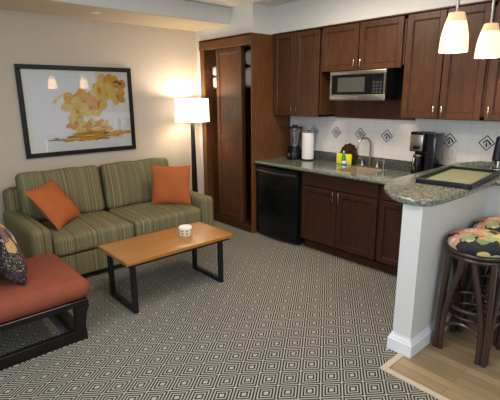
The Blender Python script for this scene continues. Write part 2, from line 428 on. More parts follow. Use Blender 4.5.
# ---------------------------------------------------------------- wardrobe
wd = thing('wardrobe', 'tall brown built-in wardrobe with a sliding panel door, left of the kitchenette', 'wardrobe', (3.44, 4.33, 0))
XF = 3.425
mesh('side_panel', B(XF, XW-.002, 3.812, 3.832, 0, 2.40), M['ward'], wd, smooth=False)
mesh('side_panel', B(XF, XW-.002, 4.822, 4.842, 0, 2.40), M['ward'], wd, smooth=False)
b = nb(); box(b, XF-.012, XF+.03, 3.806, 4.846, 2.285, 2.405, .003, 1); box(b, XF-.012, XW-.01, 3.832, 4.822, 2.385, 2.40); mesh('header', b, M['ward'], wd, smooth=False)
b = nb(); box(b, XF, XF+.02, 4.757, 4.822, .09, 2.285); mesh('stile', b, M['ward'], wd, smooth=False)
b = nb(); box(b, XF-.005, XF+.02, 3.832, 4.822, 0, .085, .003, 1); box(b, XF+.02, XW-.01, 3.832, 4.822, .065, .085); mesh('plinth', b, M['cabd'], wd, smooth=False)
mesh('back_panel', B(XW-.014, XW-.004, 3.832, 4.822, .085, 2.385), M['cabd'], wd, smooth=False)
d = mesh('door', door_bm(nb(), 3.48, 4.07, 4.57, .088, 2.283, fr=.06, th=.028, splits=(1.17,)), M['wdoor'], wd, smooth=False)
mesh('door', door_bm(nb(), 3.545, 4.10, 4.54, .088, 2.283, fr=.06, th=.028, splits=(1.17,)), M['wdoor'], wd, smooth=False)
mesh('door_track', B(3.47, 3.58, 3.834, 4.80, 2.284, 2.296), M['black'], wd, smooth=False)
mesh('shelf', B(3.60, 4.08, 3.834, 4.25, 1.80, 1.818), M['ward'], wd, smooth=False)
mesh('shelf', B(3.60, 4.08, 4.27, 4.82, 1.80, 1.818), M['ward'], wd, smooth=False)
mesh('divider', B(3.60, 4.08, 4.251, 4.269, .086, 2.284), M['cabd'], wd, smooth=False)
b = nb(); tube(b, [(3.82, 3.834, 1.74), (3.82, 4.25, 1.74)], .012); mesh('hanging_rail', b, M['chrome'], wd)
b = nb(); soft(b, 3.60, 3.98, 3.84, 4.20, 1.819, 2.05, .06, .015, 6, 'z', .006); tag(mesh('linen_bag', b, M['bagfilm'], origin=(3.8, 3.94, 1.819)), 'pillow wrapped in clear plastic on the wardrobe shelf, the lower of two', 'bedding', 'plastic wrapped pillows in the wardrobe')
b = nb(); soft(b, 3.61, 3.97, 3.84, 4.20, 2.078, 2.26, .07, .006, 6, 'z', .006); tag(mesh('linen_bag', b, M['bagfilm'], origin=(3.8, 3.94, 2.068)), 'pillow wrapped in clear plastic lying on another at the wardrobe top', 'bedding', 'plastic wrapped pillows in the wardrobe')
for z0, z1, lab in ((1.819, 1.955, 'white folded towel lying on the left wardrobe shelf'), (1.975, 2.09, 'white folded towel stacked on the other left in the wardrobe')):
    b = nb(); soft(b, 3.575, 3.90, 4.47, 4.785, z0, z1, .025, .01, 5); tag(mesh('folded_towel', b, M['white'], origin=(3.8, 4.57, z0)), lab, 'towel', 'towels in the wardrobe')

# ---------------------------------------------------------------- wall cabinets
XU = 3.76
cabinet('wall_cabinet', 'tall two-door wall cabinet directly beside the wardrobe', XU, XW-.002, 3.07, 3.80, 1.468, 2.40, [(3.445, 3.785), (3.095, 3.435)], M['cab'], M['cab'], hz=(1.50, 1.575), hside=['lo', 'hi'], group='brown wall cabinets')
cabinet('wall_cabinet', 'short wide two-door wall cabinet above the microwave', XU, XW-.002, 2.105, 3.066, 1.945, 2.40, [(2.60, 3.055), (2.125, 2.588)], M['cab'], M['cab'], hz=(1.975, 2.05), hside=['lo', 'hi'], group='brown wall cabinets')
cabinet('wall_cabinet', 'tall two-door wall cabinet above the coffee maker', XU, XW-.002, 1.372, 2.10, 1.49, 2.40, [(1.74, 2.085), (1.385, 1.73)], M['cab'], M['cab'], hz=(1.525, 1.60), hside=['lo', 'hi'], group='brown wall cabinets')
cabinet('wall_cabinet', 'wall cabinet at the right edge, above the bar end', XU, XW-.002, .62, 1.368, 1.49, 2.40, [(.995, 1.35), (.635, .985)], M['cab'], M['cab'], hz=(1.525, 1.60), hside=['hi', 'hi'], group='brown wall cabinets')
b = nb(); box(b, XU-.012, XU+.01, .62, 3.80, 2.402, 2.414, .002, 1); tag(mesh('cabinet_moulding', b, M['cab'], smooth=False, origin=(XU, 2.2, 2.402)), 'thin wooden moulding along the top of the wall cabinets', 'moulding')
b = nb(); box(b, 4.05, 4.090, 2.105, 3.066, 1.455, 1.94); tag(mesh('back_panel', b, M['cab'], smooth=False, origin=(4.07, 2.58, 1.445)), 'brown wooden panel on the wall behind and under the microwave', 'panel')

# microwave
mw = thing('microwave', 'stainless microwave hung below the short wall cabinet', 'microwave', (3.86, 2.535, 1.65))
mesh('casing', B(3.69, 4.045, 2.215, 2.855, 1.655, 1.938, bev=.004), M['blackplastic'], mw)
b = nb(); box(b, 3.665, 3.69, 2.212, 2.858, 1.902, 1.938, .003); box(b, 3.665, 3.69, 2.212, 2.858, 1.652, 1.71, .003); box(b, 3.665, 3.69, 2.212, 2.232, 1.71, 1.902); box(b, 3.665, 3.69, 2.835, 2.858, 1.71, 1.902); mesh('front_frame', b, M['steel'], mw)
dr = mesh('door', B(3.668, 3.689, 2.37, 2.834, 1.711, 1.901), M['blackgloss'], mw)
mesh('window', B(3.6655, 3.668, 2.44, 2.76, 1.735, 1.875), plain('microwave_window', '4a4642', .3), dr)
cp = mesh('control_panel', B(3.668, 3.689, 2.233, 2.368, 1.711, 1.901), M['blackplastic'], mw)
b = nb()
for i in range(3):
    for j in range(4): box(b, 3.6655, 3.668, 2.25+i*.036, 2.275+i*.036, 1.722+j*.03, 1.74+j*.03)
mesh('buttons', b, plain('grey_buttons', '3a3b3d', .4), cp)
mesh('display', B(3.6655, 3.668, 2.25, 2.35, 1.86, 1.888), M['blackgloss'], cp)
b = nb(); lathe(b, (0, 0, 0), [(.014, 0), (.014, .003)], 20); xform(b, Matrix.Translation((3.665, 2.535, 1.68)) @ Matrix.Rotation(-math.pi/2, 4, 'Y')); mesh('badge', b, M['chrome'], mw)

# ---------------------------------------------------------------- base run
XB = 3.50
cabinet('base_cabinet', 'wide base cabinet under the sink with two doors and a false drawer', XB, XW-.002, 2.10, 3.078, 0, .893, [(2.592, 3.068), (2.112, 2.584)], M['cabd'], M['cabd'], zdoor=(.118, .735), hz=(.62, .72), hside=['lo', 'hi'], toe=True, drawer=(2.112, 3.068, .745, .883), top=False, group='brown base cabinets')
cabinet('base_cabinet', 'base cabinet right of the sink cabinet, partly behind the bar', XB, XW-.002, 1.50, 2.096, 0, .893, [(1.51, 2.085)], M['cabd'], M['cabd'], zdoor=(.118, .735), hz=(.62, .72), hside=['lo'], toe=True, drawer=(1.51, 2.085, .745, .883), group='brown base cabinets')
fr = thing('mini_fridge', 'black under-counter mini fridge between wardrobe and sink cabinet', 'fridge', (3.75, 3.45, 0))
mesh('cabinet', B(3.50, 4.05, 3.10, 3.79, .03, .875, bev=.004), M['blackplastic'], fr)
# bowed door
b = nb(); poly = [(3.497, 3.79)]+[(3.47-.038*math.sin(math.pi*i/12), 3.79-.69*i/12) for i in range(13)]+[(3.497, 3.10)]
prism(b, poly, .045, .872, .003, 2)
fd = mesh('door', b, M['blackgloss'], fr)
b = nb(); tube(b, [(3.468-.04*math.sin(math.pi*i/12)-.014, 3.77-.65*i/12, .825) for i in range(13)], .013, 10); mesh('handle', b, plain('dark_grey_metal', '45464a', .3, .7), fd)
mesh('kick_plate', B(3.53, 3.55, 3.11, 3.78, 0, .045), M['black'], fr)

# countertop with sink cut-out
sx0, sx1, sy0, sy1 = 3.60, 3.99, 2.30, 2.70
b = nb(); bx = lambda *q: box(b, *q)
prism(b, [(3.465, 1.62), (3.465, 3.806), (sx0, 3.806), (sx0, 1.62)], .895, .935)
box(b, sx1, XW-.001, 1.62, 3.806, .895, .935); box(b, sx0, sx1, sy1, 3.806, .895, .935); box(b, sx0, sx1, 1.62, sy0, .895, .935)
tube(b, [(3.468, 1.62, .915), (3.468, 3.806, .915)], .0198, 12)
tag(mesh('countertop', b, M['granite'], origin=(3.78, 2.7, .895)), 'grey-green speckled granite kitchen countertop with cut-out for the sink', 'countertop')
tag(mesh('granite_upstand', B(4.075, XW-.001, 1.62, 3.806, .936, 1.04, bev=.003), M['splashg'], origin=(4.09, 2.7, .936)), 'low dark granite upstand along the back of the kitchen countertop', 'backsplash')
sk = thing('sink', 'stainless kitchen sink basin set in the granite countertop', 'sink', (3.795, 2.5, .76))
b = nb(); g = .004
box(b, sx0+g, sx0+g+.008, sy0+g, sy1-g, .76, .937); box(b, sx1-g-.008, sx1-g, sy0+g, sy1-g, .76, .937)
box(b, sx0+g, sx1-g, sy0+g, sy0+g+.008, .76, .937); box(b, sx0+g, sx1-g, sy1-g-.008, sy1-g, .76, .937); box(b, sx0+g, sx1-g, sy0+g, sy1-g, .755, .765)
mesh('basin', b, M['sinkm'], sk, smooth=False)
b = nb(); lathe(b, (3.825, 2.5, .766), [(.035, 0), (.03, .003), (.01, .001)], 20); mesh('drain', b, M['chrome'], sk)

# faucet
fc = thing('kitchen_faucet', 'brushed gooseneck faucet with two lever handles behind the sink', 'faucet', (4.03, 2.55, .936))
fx = 4.03
mesh('base_plate', B(fx-.025, fx+.025, 2.42, 2.70, .936, .95, bev=.006), M['steel'], fc)
b = nb(); tube(b, [(fx, 2.56, .95), (fx, 2.56, 1.18)]+[(fx-.075+.075*math.cos(a), 2.56+.03*(1-math.cos(a)), 1.18+.075*math.sin(a)) for a in [math.pi*i/10 for i in range(1, 11)]]+[(fx-.15, 2.62, 1.13)], .0105, 12); mesh('spout', b, M['steel'], fc)
for y, s in ((2.655, 1), (2.465, -1)):
    b = nb(); lathe(b, (fx, y, .95), [(.02, 0), (.014, .01), (.013, .06), (.016, .075), (.004, .085)], 16); tube(b, [(fx, y, 1.015), (fx-.012, y+s*.055, 1.022)], [.007, .005], 8); mesh('handle', b, M['steel'], fc)
b = nb(); lathe(b, (3.70, 2.19, .936), [(.02, 0), (.02, .008), (.011, .014), (.011, .11), (.015, .115), (.015, .15), (.006, .155)], 16); tube(b, [(3.70, 2.19, 1.075), (3.70, 2.245, 1.075), (3.70, 2.255, 1.065)], .006, 8)
tag(mesh('soap_dispenser', b, M['steel'], origin=(3.70, 2.19, .936)), 'slim chrome soap dispenser at the right end of the sink', 'dispenser')

# tile backsplash
bs = thing('tile_backsplash', 'cream tile backsplash with navy motif diamonds between counter and wall cabinets', 'backsplash', (4.095, 2.45, 1.04))
mesh('tile_field', B(4.092, XW-.0005, 1.1, 3.81, 1.041, 1.50), M['tile'], bs, smooth=False)
motif = [[(-.5, .0), (-.15, .4), (.15, .45), (.1, .2), (-.15, .15), (-.38, -.12)], [(.12, .42), (.5, .05), (.62, -.2), (.35, -.2), (.15, .15)], [(-.08, .1), (.06, .1), (.12, -.45), (-.02, -.6), (-.12, -.4)], [(-.35, -.2), (-.2, -.12), (-.18, -.35)], [(.2, -.1), (.32, -.28), (.18, -.36)]]
for i in range(8):
    y = 1.42+.33*i; y = y if y < 3.7 else None
    if y is None: continue
    h = .071; b = nb()
    for (r, xo) in ((h, 4.0905),):
        vs = [(y-r, 1.28), (y, 1.28-r), (y+r, 1.28), (y, 1.28+r)]
        A = [b.verts.new((4.0905, p, q)) for p, q in vs]; Bv = [b.verts.new((4.0925, p, q)) for p, q in vs]
        b.faces.new(A); b.faces.new(Bv[::-1])
        for k in range(4): b.faces.new((A[k], A[(k+1) % 4], Bv[(k+1) % 4], Bv[k]))
    at = mesh('accent_tile', b, M['tileface'], bs, smooth=False)
    b = nb()
    def plate(poly):
        A = [b.verts.new((4.0890, p, q)) for p, q in poly]; Bv = [b.verts.new((4.0904, p, q)) for p, q in poly]
        b.faces.new(A); b.faces.new(Bv[::-1])
        for k in range(len(poly)): b.faces.new((A[k], A[(k+1) % len(poly)], Bv[(k+1) % len(poly)], Bv[k]))
    o_, n_ = h, h-.012
    P1 = [(y-o_, 1.28), (y, 1.28-o_), (y+o_, 1.28), (y, 1.28+o_)]; P2 = [(y-n_, 1.28), (y, 1.28-n_), (y+n_, 1.28), (y, 1.28+n_)]
    for k in range(4): plate([P1[k], P1[(k+1) % 4], P2[(k+1) % 4], P2[k]])
    for mo in motif: plate([(y-px*h, 1.28+pz*h) for px, pz in mo])
    mesh('motif', b, M['motif'], at, smooth=False)
for y, z, lab in ((1.71, 1.15, 'ivory outlet plate on the tiles beside the coffee maker'), (3.29, 1.10, 'ivory outlet plate on the tiles beside the paper towels')):
    t = thing('outlet', lab, 'outlet', (4.09, y, z-.057), group='outlets on the tiles')
    mesh('plate', B(4.084, 4.0915, y-.038, y+.038, z-.057, z+.057, bev=.002), M['plate'], t)
    b = nb()
    for dz in (-.024, .024): box(b, 4.0825, 4.084, y-.014, y+.014, z+dz-.015, z+dz+.015)
    mesh('socket', b, plain('socket_face', 'cfcabc', .4), t)

# ---------------------------------------------------------------- things on the counter
bl = thing('blender', 'black countertop blender with clear jar beside the wardrobe panel', 'blender', (3.90, 3.555, .936))
b = nb(); lathe(b, (3.90, 3.555, .936), [(.092, 0), (.097, .02), (.09, .08), (.075, .14), (.07, .16)], 24); mb_ = mesh('motor_base', b, M['blackgloss'], bl)
b = nb(); lathe(b, (0, 0, 0), [(.022, 0), (.022, .012), (.012, .016)], 20); xform(b, Matrix.Translation((3.807, 3.555, .995)) @ Matrix.Rotation(-math.pi/2, 4, 'Y')); mesh('dial', b, M['steel'], mb_)
b = nb(); lathe(b, (3.90, 3.555, 1.097), [(.062, 0), (.068, .03), (.095, .22), (.091, .22), (.064, .034), (.058, .006)], 28, cap=False); jr = mesh('jar', b, M['jar'], bl)
b = nb(); tube(b, [(3.84, 3.485, 1.295), (3.785, 3.46, 1.285), (3.77, 3.455, 1.22), (3.80, 3.475, 1.16), (3.86, 3.50, 1.15)], .009, 8); mesh('jar_handle', b, M['jar'], jr)
b = nb(); lathe(b, (3.90, 3.555, 1.318), [(.097, 0), (.097, .014), (.035, .018), (.033, .036), (.02, .038)], 28); mesh('lid', b, M['blackplastic'], bl)
pt = thing('paper_towel_holder', 'white paper towel roll on an upright holder beside the blender', 'paper towel', (3.95, 3.38, .936))
b = nb(); lathe(b, (3.95, 3.38, .936), [(.078, 0), (.078, .008), (.01, .012)], 28); mesh('base', b, M['black'], pt)
b = nb(); tube(b, [(3.95, 3.38, .94), (3.95, 3.38, 1.285)], .006, 8); lathe(b, (3.95, 3.38, 1.28), [(.004, 0), (.012, .006), (.012, .014), (.004, .02)], 12); mesh('rod', b, M['black'], pt)
b = nb(); lathe(b, (3.95, 3.38, .952), [(.02, 0), (.072, 0), (.074, .01), (.074, .305), (.072, .315), (.02, .315)], 32); mesh('roll', b, M['paper'], pt)
# round wooden trivet leaning at the upstand
b = nb(); pts = []
for i in range(48):
    a = 2*math.pi*i/48; r = .115+.006*math.cos(12*a); pts.append((r*math.cos(a), r*math.sin(a)))
prism(b, pts, -.007, .007, .002, 1)
for k in range(12):
    a = 2*math.pi*k/12; tube(b, [(.03*math.cos(a), .03*math.sin(a), .0075), (.10*math.cos(a), .10*math.sin(a), .0075)], .004, 6)
xform(b, Matrix.Translation((4.045, 2.85, 1.053)) @ Matrix.Rotation(math.radians(-82), 4, 'Y')); tag(mesh('wooden_trivet', b, M['cabd'], origin=(4.045, 2.85, .937)), 'round scalloped brown wooden trivet leaning at the back of the counter', 'trivet')
tag(mesh('sponge', B(3.985, 4.008, 2.775, 2.975, .936, 1.055, bev=.005), M['yellow'], origin=(4.0, 2.85, .936)), 'bright yellow cleaning cloth standing behind the green bottle', 'sponge')
gb = thing('soap_bottle', 'small green dish soap bottle in front of the yellow cloth', 'bottle', (3.95, 2.85, .936))
b = nb(); lathe(b, (3.95, 2.85, .936), [(.02, 0), (.022, .01), (.021, .10), (.009, .13), (.009, .14)], 18); mesh('body', b, M['green'], gb)
b = nb(); lathe(b, (3.95, 2.85, 1.0765), [(.009, 0), (.009, .012), (.004, .018)], 14); mesh('cap', b, M['paper'], gb)
cu = thing('cup', 'small white and blue cup in front of the green bottle', 'cup', (3.82, 2.745, .936))
b = nb(); lathe(b, (3.82, 2.745, .936), [(.025, 0), (.029, .065), (.027, .065), (.023, .004)], 20); mesh('body', b, M['paper'], cu)
b = nb(); lathe(b, (3.82, 2.745, .936), [(.0272, .015), (.0292, .045), (.0278, .045), (.0262, .015)], 20, cap=False); mesh('band', b, M['blue'], cu, label='blue band')

cm = thing('coffee_maker', 'black coffee maker with steel control panel behind the bar', 'coffee maker', (3.86, 1.87, .936))
mesh('base', B(3.745, 3.96, 1.83, 1.965, .936, .965, bev=.006), M['blackplastic'], cm)
b = nb(); box(b, 3.85, 3.96, 1.83, 1.965, .9655, 1.365, .008); box(b, 3.745, 3.8495, 1.83, 1.965, 1.19, 1.37, .008); mesh('housing', b, M['blackgloss'], cm)
mesh('water_tank', B(3.78, 3.97, 1.735, 1.829, .936, 1.36, bev=.012), plain('smoked_tank', '15161a', .18, coat=.4), cm)
fp = mesh('front_panel', B(3.738, 3.7445, 1.838, 1.957, 1.20, 1.345, bev=.002), M['steel'], cm)
mesh('display', B(3.735, 3.738, 1.86, 1.925, 1.215, 1.245), M['blackgloss'], fp)
b = nb(); lathe(b, (3.80, 1.90, .966), [(.05, 0), (.056, .03), (.054, .11), (.045, .17), (.045, .18)], 24); cf = mesh('carafe', b, M['blackgloss'], cm)
b = nb(); lathe(b, (3.80, 1.90, 1.147), [(.046, 0), (.046, .014), (.02, .018)], 24); mesh('carafe_lid', b, M['steel'], cf)
b = nb(); tube(b, [(3.752, 1.90, 1.13), (3.725, 1.90, 1.135), (3.715, 1.90, 1.08), (3.74, 1.90, 1.02)], .008, 8); mesh('carafe_handle', b, M['steel'], cf)

# ---------------------------------------------------------------- bar top and things on it
poly = [(4.073, 1.66), (3.0, 1.655), (2.86, 1.64), (2.74, 1.60), (2.63, 1.545), (2.53, 1.46), (2.455, 1.375), (2.415, 1.29), (2.41, 1.22), (2.43, 1.165), (2.48, 1.125), (2.56, 1.105), (2.72, 1.095), (3.0, 1.085), (3.43, 1.085), (3.43, -.2), (4.073, -.2)]
b = nb(); prism(b, poly, 1.037, 1.08, .015, 4); tag(mesh('bar_counter', b, M['granite'], origin=(3.2, 1.3, 1.037)), 'raised granite bar top with a rounded end on the white half wall', 'countertop')
b = nb(); prism(b, [(-1.63, 1.081), (-1.44, 1.12), (-1.1, 1.12), (-1.1, 1.081)], 4.05, 4.073); xform(b, Matrix(((0, 0, 1, 0), (-1, 0, 0, 0), (0, 1, 0, 0), (0, 0, 0, 1))))
tag(mesh('granite_upstand', b, M['granite'], origin=(4.06, 1.4, 1.081), smooth=False), 'short granite upstand where the bar top meets the tiles', 'backsplash')
ty = thing('serving_tray', 'rectangular black tray with a green woven mat on the bar', 'tray', (3.285, 1.30, 1.081), math.radians(5.5))
T = MAT[ty.name]
def tb(*q, **k): return xform(B(*q, **k), T)
b = nb(); box(b, -.37, .37, -.19, .19, 0, .006)
for q in ((-.37, .37, -.19, -.172), (-.37, .37, .172, .19), (-.37, -.352, -.172, .172), (.352, .37, -.172, .172)): box(b, *q, .006, .036, .003, 1)
mesh('frame', xform(b, T), M['blackplastic'], ty, smooth=False)
k = N('woven_green_mat'); vv = k.scale((1, 1, 1), (0, 0, .2)); br = k.n('ShaderNodeTexChecker'); k.l(vv, br.inputs[0]); br.inputs['Scale'].default_value = 110; br.inputs[1].default_value = lin('8d957a'); br.inputs[2].default_value = lin('687056'); k.col(br.outputs[0]).set(Roughness=.6)
mesh('woven_mat', tb(-.345, .345, -.166, .166, .0065, .014), k.m, ty, smooth=False)
cn = thing('canister', 'black and chrome canister at the right edge on the bar', 'canister', (3.93, 1.265, 1.081))
b = nb(); lathe(b, (3.93, 1.265, 1.081), [(.05, 0), (.05, .01), (.038, .02), (.04, .075), (.034, .08)], 24); mesh('base', b, M['chrome'], cn)
b = nb(); lathe(b, (3.93, 1.265, 1.162), [(.042, 0), (.04, .02), (.03, .15), (.026, .19), (.01, .2)], 24); mesh('body', b, M['blackplastic'], cn)

# ---------------------------------------------------------------- sofa
sx0, sx1, syf = .865, 2.83, 3.80
so = thing('sofa', 'green and brown striped two-seat sofa under the framed picture', 'sofa', (1.85, 4.35, 0))
mid = 1.838
def arm(a0, a1):
    b = nb(); soft(b, a0, a1, syf, 4.82, .06, .585, .05, .008, 8, 'z'); return b
mesh('arm', arm(.865, 1.045), M['sofa'], so); mesh('arm', arm(2.665, 2.83), M['sofa'], so)
b = nb(); soft(b, 1.04, 2.67, syf+.035, 4.75, .06, .29, .02, .002, 8); mesh('base', b, M['sofa'], so)
b = nb(); soft(b, .90, 2.80, 4.68, 4.89, .10, .80, .06, .0, 8, 'y'); mesh('back_frame', b, M['sofa'], so)
for a0, a1 in ((1.05, mid-.004), (mid+.004, 2.66)):
    b = nb(); soft(b, a0, a1, syf+.005, 4.52, .295, .475, .045, .022, 10, 'z', .002); mesh('seat_cushion', b, M['sofa'], so)
for a0, a1, s in ((1.0, mid-.008, 1), (mid+.012, 2.71, -1)):
    b = nb(); soft(b, a0, a1, -.105, .105, 0, .515, .055, .045, 10, 'y', .006)
    xform(b, Matrix.Translation((0, 4.56, .455)) @ Matrix.Rotation(math.radians(-11), 4, 'X')); mesh('back_cushion', b, M['sofa'], so)
for x in (.93, 2.76):
    for y in (3.86, 4.76): mesh('foot', B(x-.03, x+.03, y-.03, y+.03, 0, .062), M['black'], so, smooth=False)

def throw(name, label, cat, mat, w_, h_, t, M_, group=None):
    b = nb(); pillow(b, w_, h_, t); loc = M_.translation.copy(); xform(b, M_)
    zmin = min(v.co.z for v in b.verts); o = mesh(name, b, mat, origin=(loc.x, loc.y, zmin)); return tag(o, label, cat, group)
R_ = lambda a, ax: Matrix.Rotation(math.radians(a), 4, ax)
throw('throw_pillow', 'orange throw pillow tilted on one corner at the left end of the sofa', 'pillow', M['orange'], .46, .46, .15, Matrix.Translation((1.225, 4.255, .69)) @ R_(41, 'Z') @ R_(-36, 'X') @ R_(-4.6, 'Y'), 'orange throw pillows')
throw('throw_pillow', 'orange throw pillow standing upright at the right end of the sofa', 'pillow', M['orange'], .46, .46, .13, Matrix.Translation((2.465, 4.14, .715)) @ R_(-41, 'Z') @ R_(-4, 'X') @ R_(1, 'Y'), 'orange throw pillows')

# ---------------------------------------------------------------- lounge chair at left
ch = thing('lounge_chair', 'rust orange armless chair on a black open wooden frame at left', 'chair', (.6, 3.2, 0))
b = nb(); soft(b, .26, .998, 2.815, 3.60, .305, .452, .07, .025, 12, 'z'); mesh('seat', b, M['rust'], ch)
b = nb(); soft(b, .10, .30, 2.83, 3.59, .44, .86, .05, .02, 10, 'x'); mesh('backrest', b, M['rust'], ch)
for y in (2.835, 3.53):
    b = nb(); box(b, .16, .965, y, y+.045, .262, .306, .004, 1)
    mesh('seat_rail', b, M['bwood'], ch, smooth=False)
    mesh('floor_rail', B(.16, .86, y, y+.045, .0, .082, bev=.004), M['bwood'], ch, smooth=False)
    b = nb(); P_ = [(.87, .262), (.97, .262), (.945, .2), (.93, .12), (.935, .0), (.84, .0), (.85, .08), (.862, .15)]
    prism(b, [(p, q) for p, q in P_], -(y+.047), -(y-.002)); xform(b, Matrix(((1, 0, 0, 0), (0, 0, -1, 0), (0, 1, 0, 0), (0, 0, 0, 1)))); mesh('leg', b, M['bwood'], ch, smooth=False)
    mesh('leg', B(.13, .19, y, y+.045, 0, .26, bev=.004), M['bwood'], ch, smooth=False)
mesh('cross_rail', B(.86, .925, 2.883, 3.527, .0, .07), M['bwood'], ch, smooth=False)
mesh('cross_rail', B(.90, .94, 2.882, 3.528, .23, .304), M['bwood'], ch, smooth=False)
mesh('cross_rail', B(.20, .24, 2.882, 3.528, .23, .304), M['bwood'], ch, smooth=False)
throw('throw_pillow', 'plum and cream floral throw pillow leaning on the rust orange chair', 'pillow', M['floral2'], .46, .47, .19, Matrix.Translation((.545, 3.19, .685)) @ R_(-20, 'Y') @ R_(86, 'Z'))

# ---------------------------------------------------------------- coffee table
ct = thing('coffee_table', 'low oak-topped coffee table with black metal sled legs', 'table', (1.83, 3.16, 0))
b = nb(); box(b, 1.295, 2.358, 2.886, 3.438, .432, .46, .003, 2); mesh('tabletop', b, M['table'], ct, smooth=False)
b = nb(); box(b, 1.33, 2.32, 2.905, 2.93, .41, .431); box(b, 1.33, 2.32, 3.39, 3.415, .41, .431); mesh('apron', b, M['black'], ct, smooth=False)
for x in (1.345, 2.215):
    b = nb(); x1 = x+.04; y0_, y1_ = 2.92, 3.385
    box(b, x, x1, y0_, y0_+.038, 0, .409, .003, 1); box(b, x, x1, y1_-.038, y1_, 0, .409, .003, 1); box(b, x, x1, y0_+.038, y1_-.038, 0, .04, .003, 1); box(b, x, x1, y0_+.038, y1_-.038, .385, .409)
    mesh('leg', b, M['black'], ct, smooth=False)
tx, ty2 = 2.01, 3.16
tn = thing('candle_tin', 'round cream candle tin with brown print on the coffee table', 'candle', (tx, ty2, .461))
b = nb(); lathe(b, (tx, ty2, .461), [(.058, 0), (.061, .004), (.061, .064), (.058, .066)], 36); mesh('body', b, M['tincol'], tn)
b = nb(); lathe(b, (tx, ty2, .528), [(.062, 0), (.062, .014), (.058, .018)], 36); mesh('lid', b, M['paper'], tn)
k = N('printed_tin_label'); x_, y_, z_ = k.xyz(); an = k.math('ARCTAN2', y_, x_)
wv = k.math('MULTIPLY', k.math('GREATER_THAN', k.math('SINE', k.math('MULTIPLY', an, 9)), -.1), k.math('GREATER_THAN', k.math('SINE', k.math('MULTIPLY', z_, 260)), -.2))
k.col(k.mix(wv, 'd9cfb4', '8f7350')).set(Roughness=.45)
b = nb(); lathe(b, (tx, ty2, .461), [(.0612, .008), (.0618, .012), (.0618, .056), (.0612, .06)], 36, cap=False); mesh('printed_band', b, k.m, tn)

# ---------------------------------------------------------------- picture
px0, px1, pz0, pz1 = 1.19, 2.45, 1.068, 2.033
pc = thing('framed_picture', 'large black-framed print of yellow flowers above the sofa', 'picture', (1.82, 4.93, 1.068))
fwd = .047; yf = 4.90
b = nb(); box(b, px0, px1, yf, YL-.001, pz0, pz0+fwd, .003, 1); box(b, px0, px1, yf, YL-.001, pz1-fwd, pz1, .003, 1)
box(b, px0, px0+fwd, yf, YL-.001, pz0+fwd, pz1-fwd, .003, 1); box(b, px1-fwd, px1, yf, YL-.001, pz0+fwd, pz1-fwd, .003, 1); mesh('frame', b, M['frame'], pc, smooth=False)
mesh('mat_board', B(px0+fwd, px1-fwd, 4.918, 4.93, pz0+fwd, pz1-fwd), M['matb'], pc, smooth=False)
pcols = [plain('petal_%d' % i, c, .6, var=.18, sc=25) for i, c in enumerate(['e6a91c', 'f2cf4c', 'd8952a', 'edc673', 'b9782a', '7d7a3c', '3c2c1c'])]
pr = mesh('print', B(px0+.12, px1-.115, 4.9165, 4.918, pz0+.115, pz1-.12), M['print'], pc, smooth=False)
# picture crop coordinates (489x400 view) -> wall coordinates
def W_(u, v): return (px0+.045+(u-5)/(478-5)*(px1-px0-.09), pz1-.045-(v-25)/(388-25)*(pz1-pz0-.09))
lay = [4.9160]
b = nb(); mi = []
def petal(u, v, ru, rv, rot, c, yy=None):
    lay[0] -= .00006; n = 16; cr, sr = math.cos(rot), math.sin(rot); vs = []
    for i in range(n):
        a = 2*math.pi*i/n; e = 1+.06*math.sin(3*a+u)
        p, q = ru*math.cos(a)*e, rv*math.sin(a)*e; X_, Z_ = W_(u+p*cr-q*sr, v+p*sr+q*cr); vs.append(b.verts.new((X_, lay[0], Z_)))
    f = b.faces.new(vs); f.material_index = c
def flower(u, v, s, rot, cs, sq=1):
    for kx in range(5):
        a = rot+kx*2*math.pi/5; petal(u+s*.62*math.cos(a), v+s*.62*math.sin(a)*sq, s*.66, s*.5*sq, a, cs[kx % len(cs)])
    petal(u, v, s*.22, s*.2*sq, 0, 4)
for (u, v, s, r) in ((212, 175, 48, .3), (222, 212, 34, 1.1), (262, 165, 50, .6), (308, 178, 46, .1), (285, 195, 36, .9), (330, 118, 34, .4), (370, 112, 46, 2), (365, 80, 40, 1.6), (412, 100, 46, .8), (418, 140, 36, 1.9)): flower(u, v, s, r, [3, 1, 3, 0, 2])
for (u, v, s, r) in ((212, 262, 40, .2), (240, 285, 46, .8), (300, 280, 44, .5), (335, 288, 40, 1.5), (270, 305, 50, 2.2)): flower(u, v, s, r, [0, 3, 2, 3, 0], .62)
for i in range(80): petal(random.gauss(285, 70), random.uniform(308, 342), random.uniform(10, 30), random.uniform(2.5, 6), 0, random.choice([0, 2, 4, 5, 1, 0]))
petal(410, 318, 46, 9, 0, 0); petal(120, 335, 40, 2, .05, 5)
for i in range(9): petal(160-i*4.5, 135+i*4.2-(i % 2)*3, 7, 3, 2.2+.2*i, 3)
for i in range(7): petal(150+i*9, 128+abs(i-3)*5, 7, 3, .5, 3)
for i in range(7): petal(410+i*5, 76-6*math.sin(i*.9), 6, 3.5, .3*i, 6)
petal(332, 112, 8, 18, 0, 4)
bmesh.ops.recalc_face_normals(b, faces=b.faces); b.faces.ensure_lookup_table()
fl = mesh('flower_print', b, pcols, pr, smooth=False)
b = nb(); g0, g1 = pz0+fwd, pz1-fwd
prism(b, [(4.9015, g0), (4.9035, g0), (4.9135, g1), (4.9115, g1)], px0+fwd, px1-fwd); xform(b, Matrix(((0, 0, 1, 0), (1, 0, 0, 0), (0, 1, 0, 0), (0, 0, 0, 1)))); mesh('glass', b, M['glass'], pc, smooth=False)

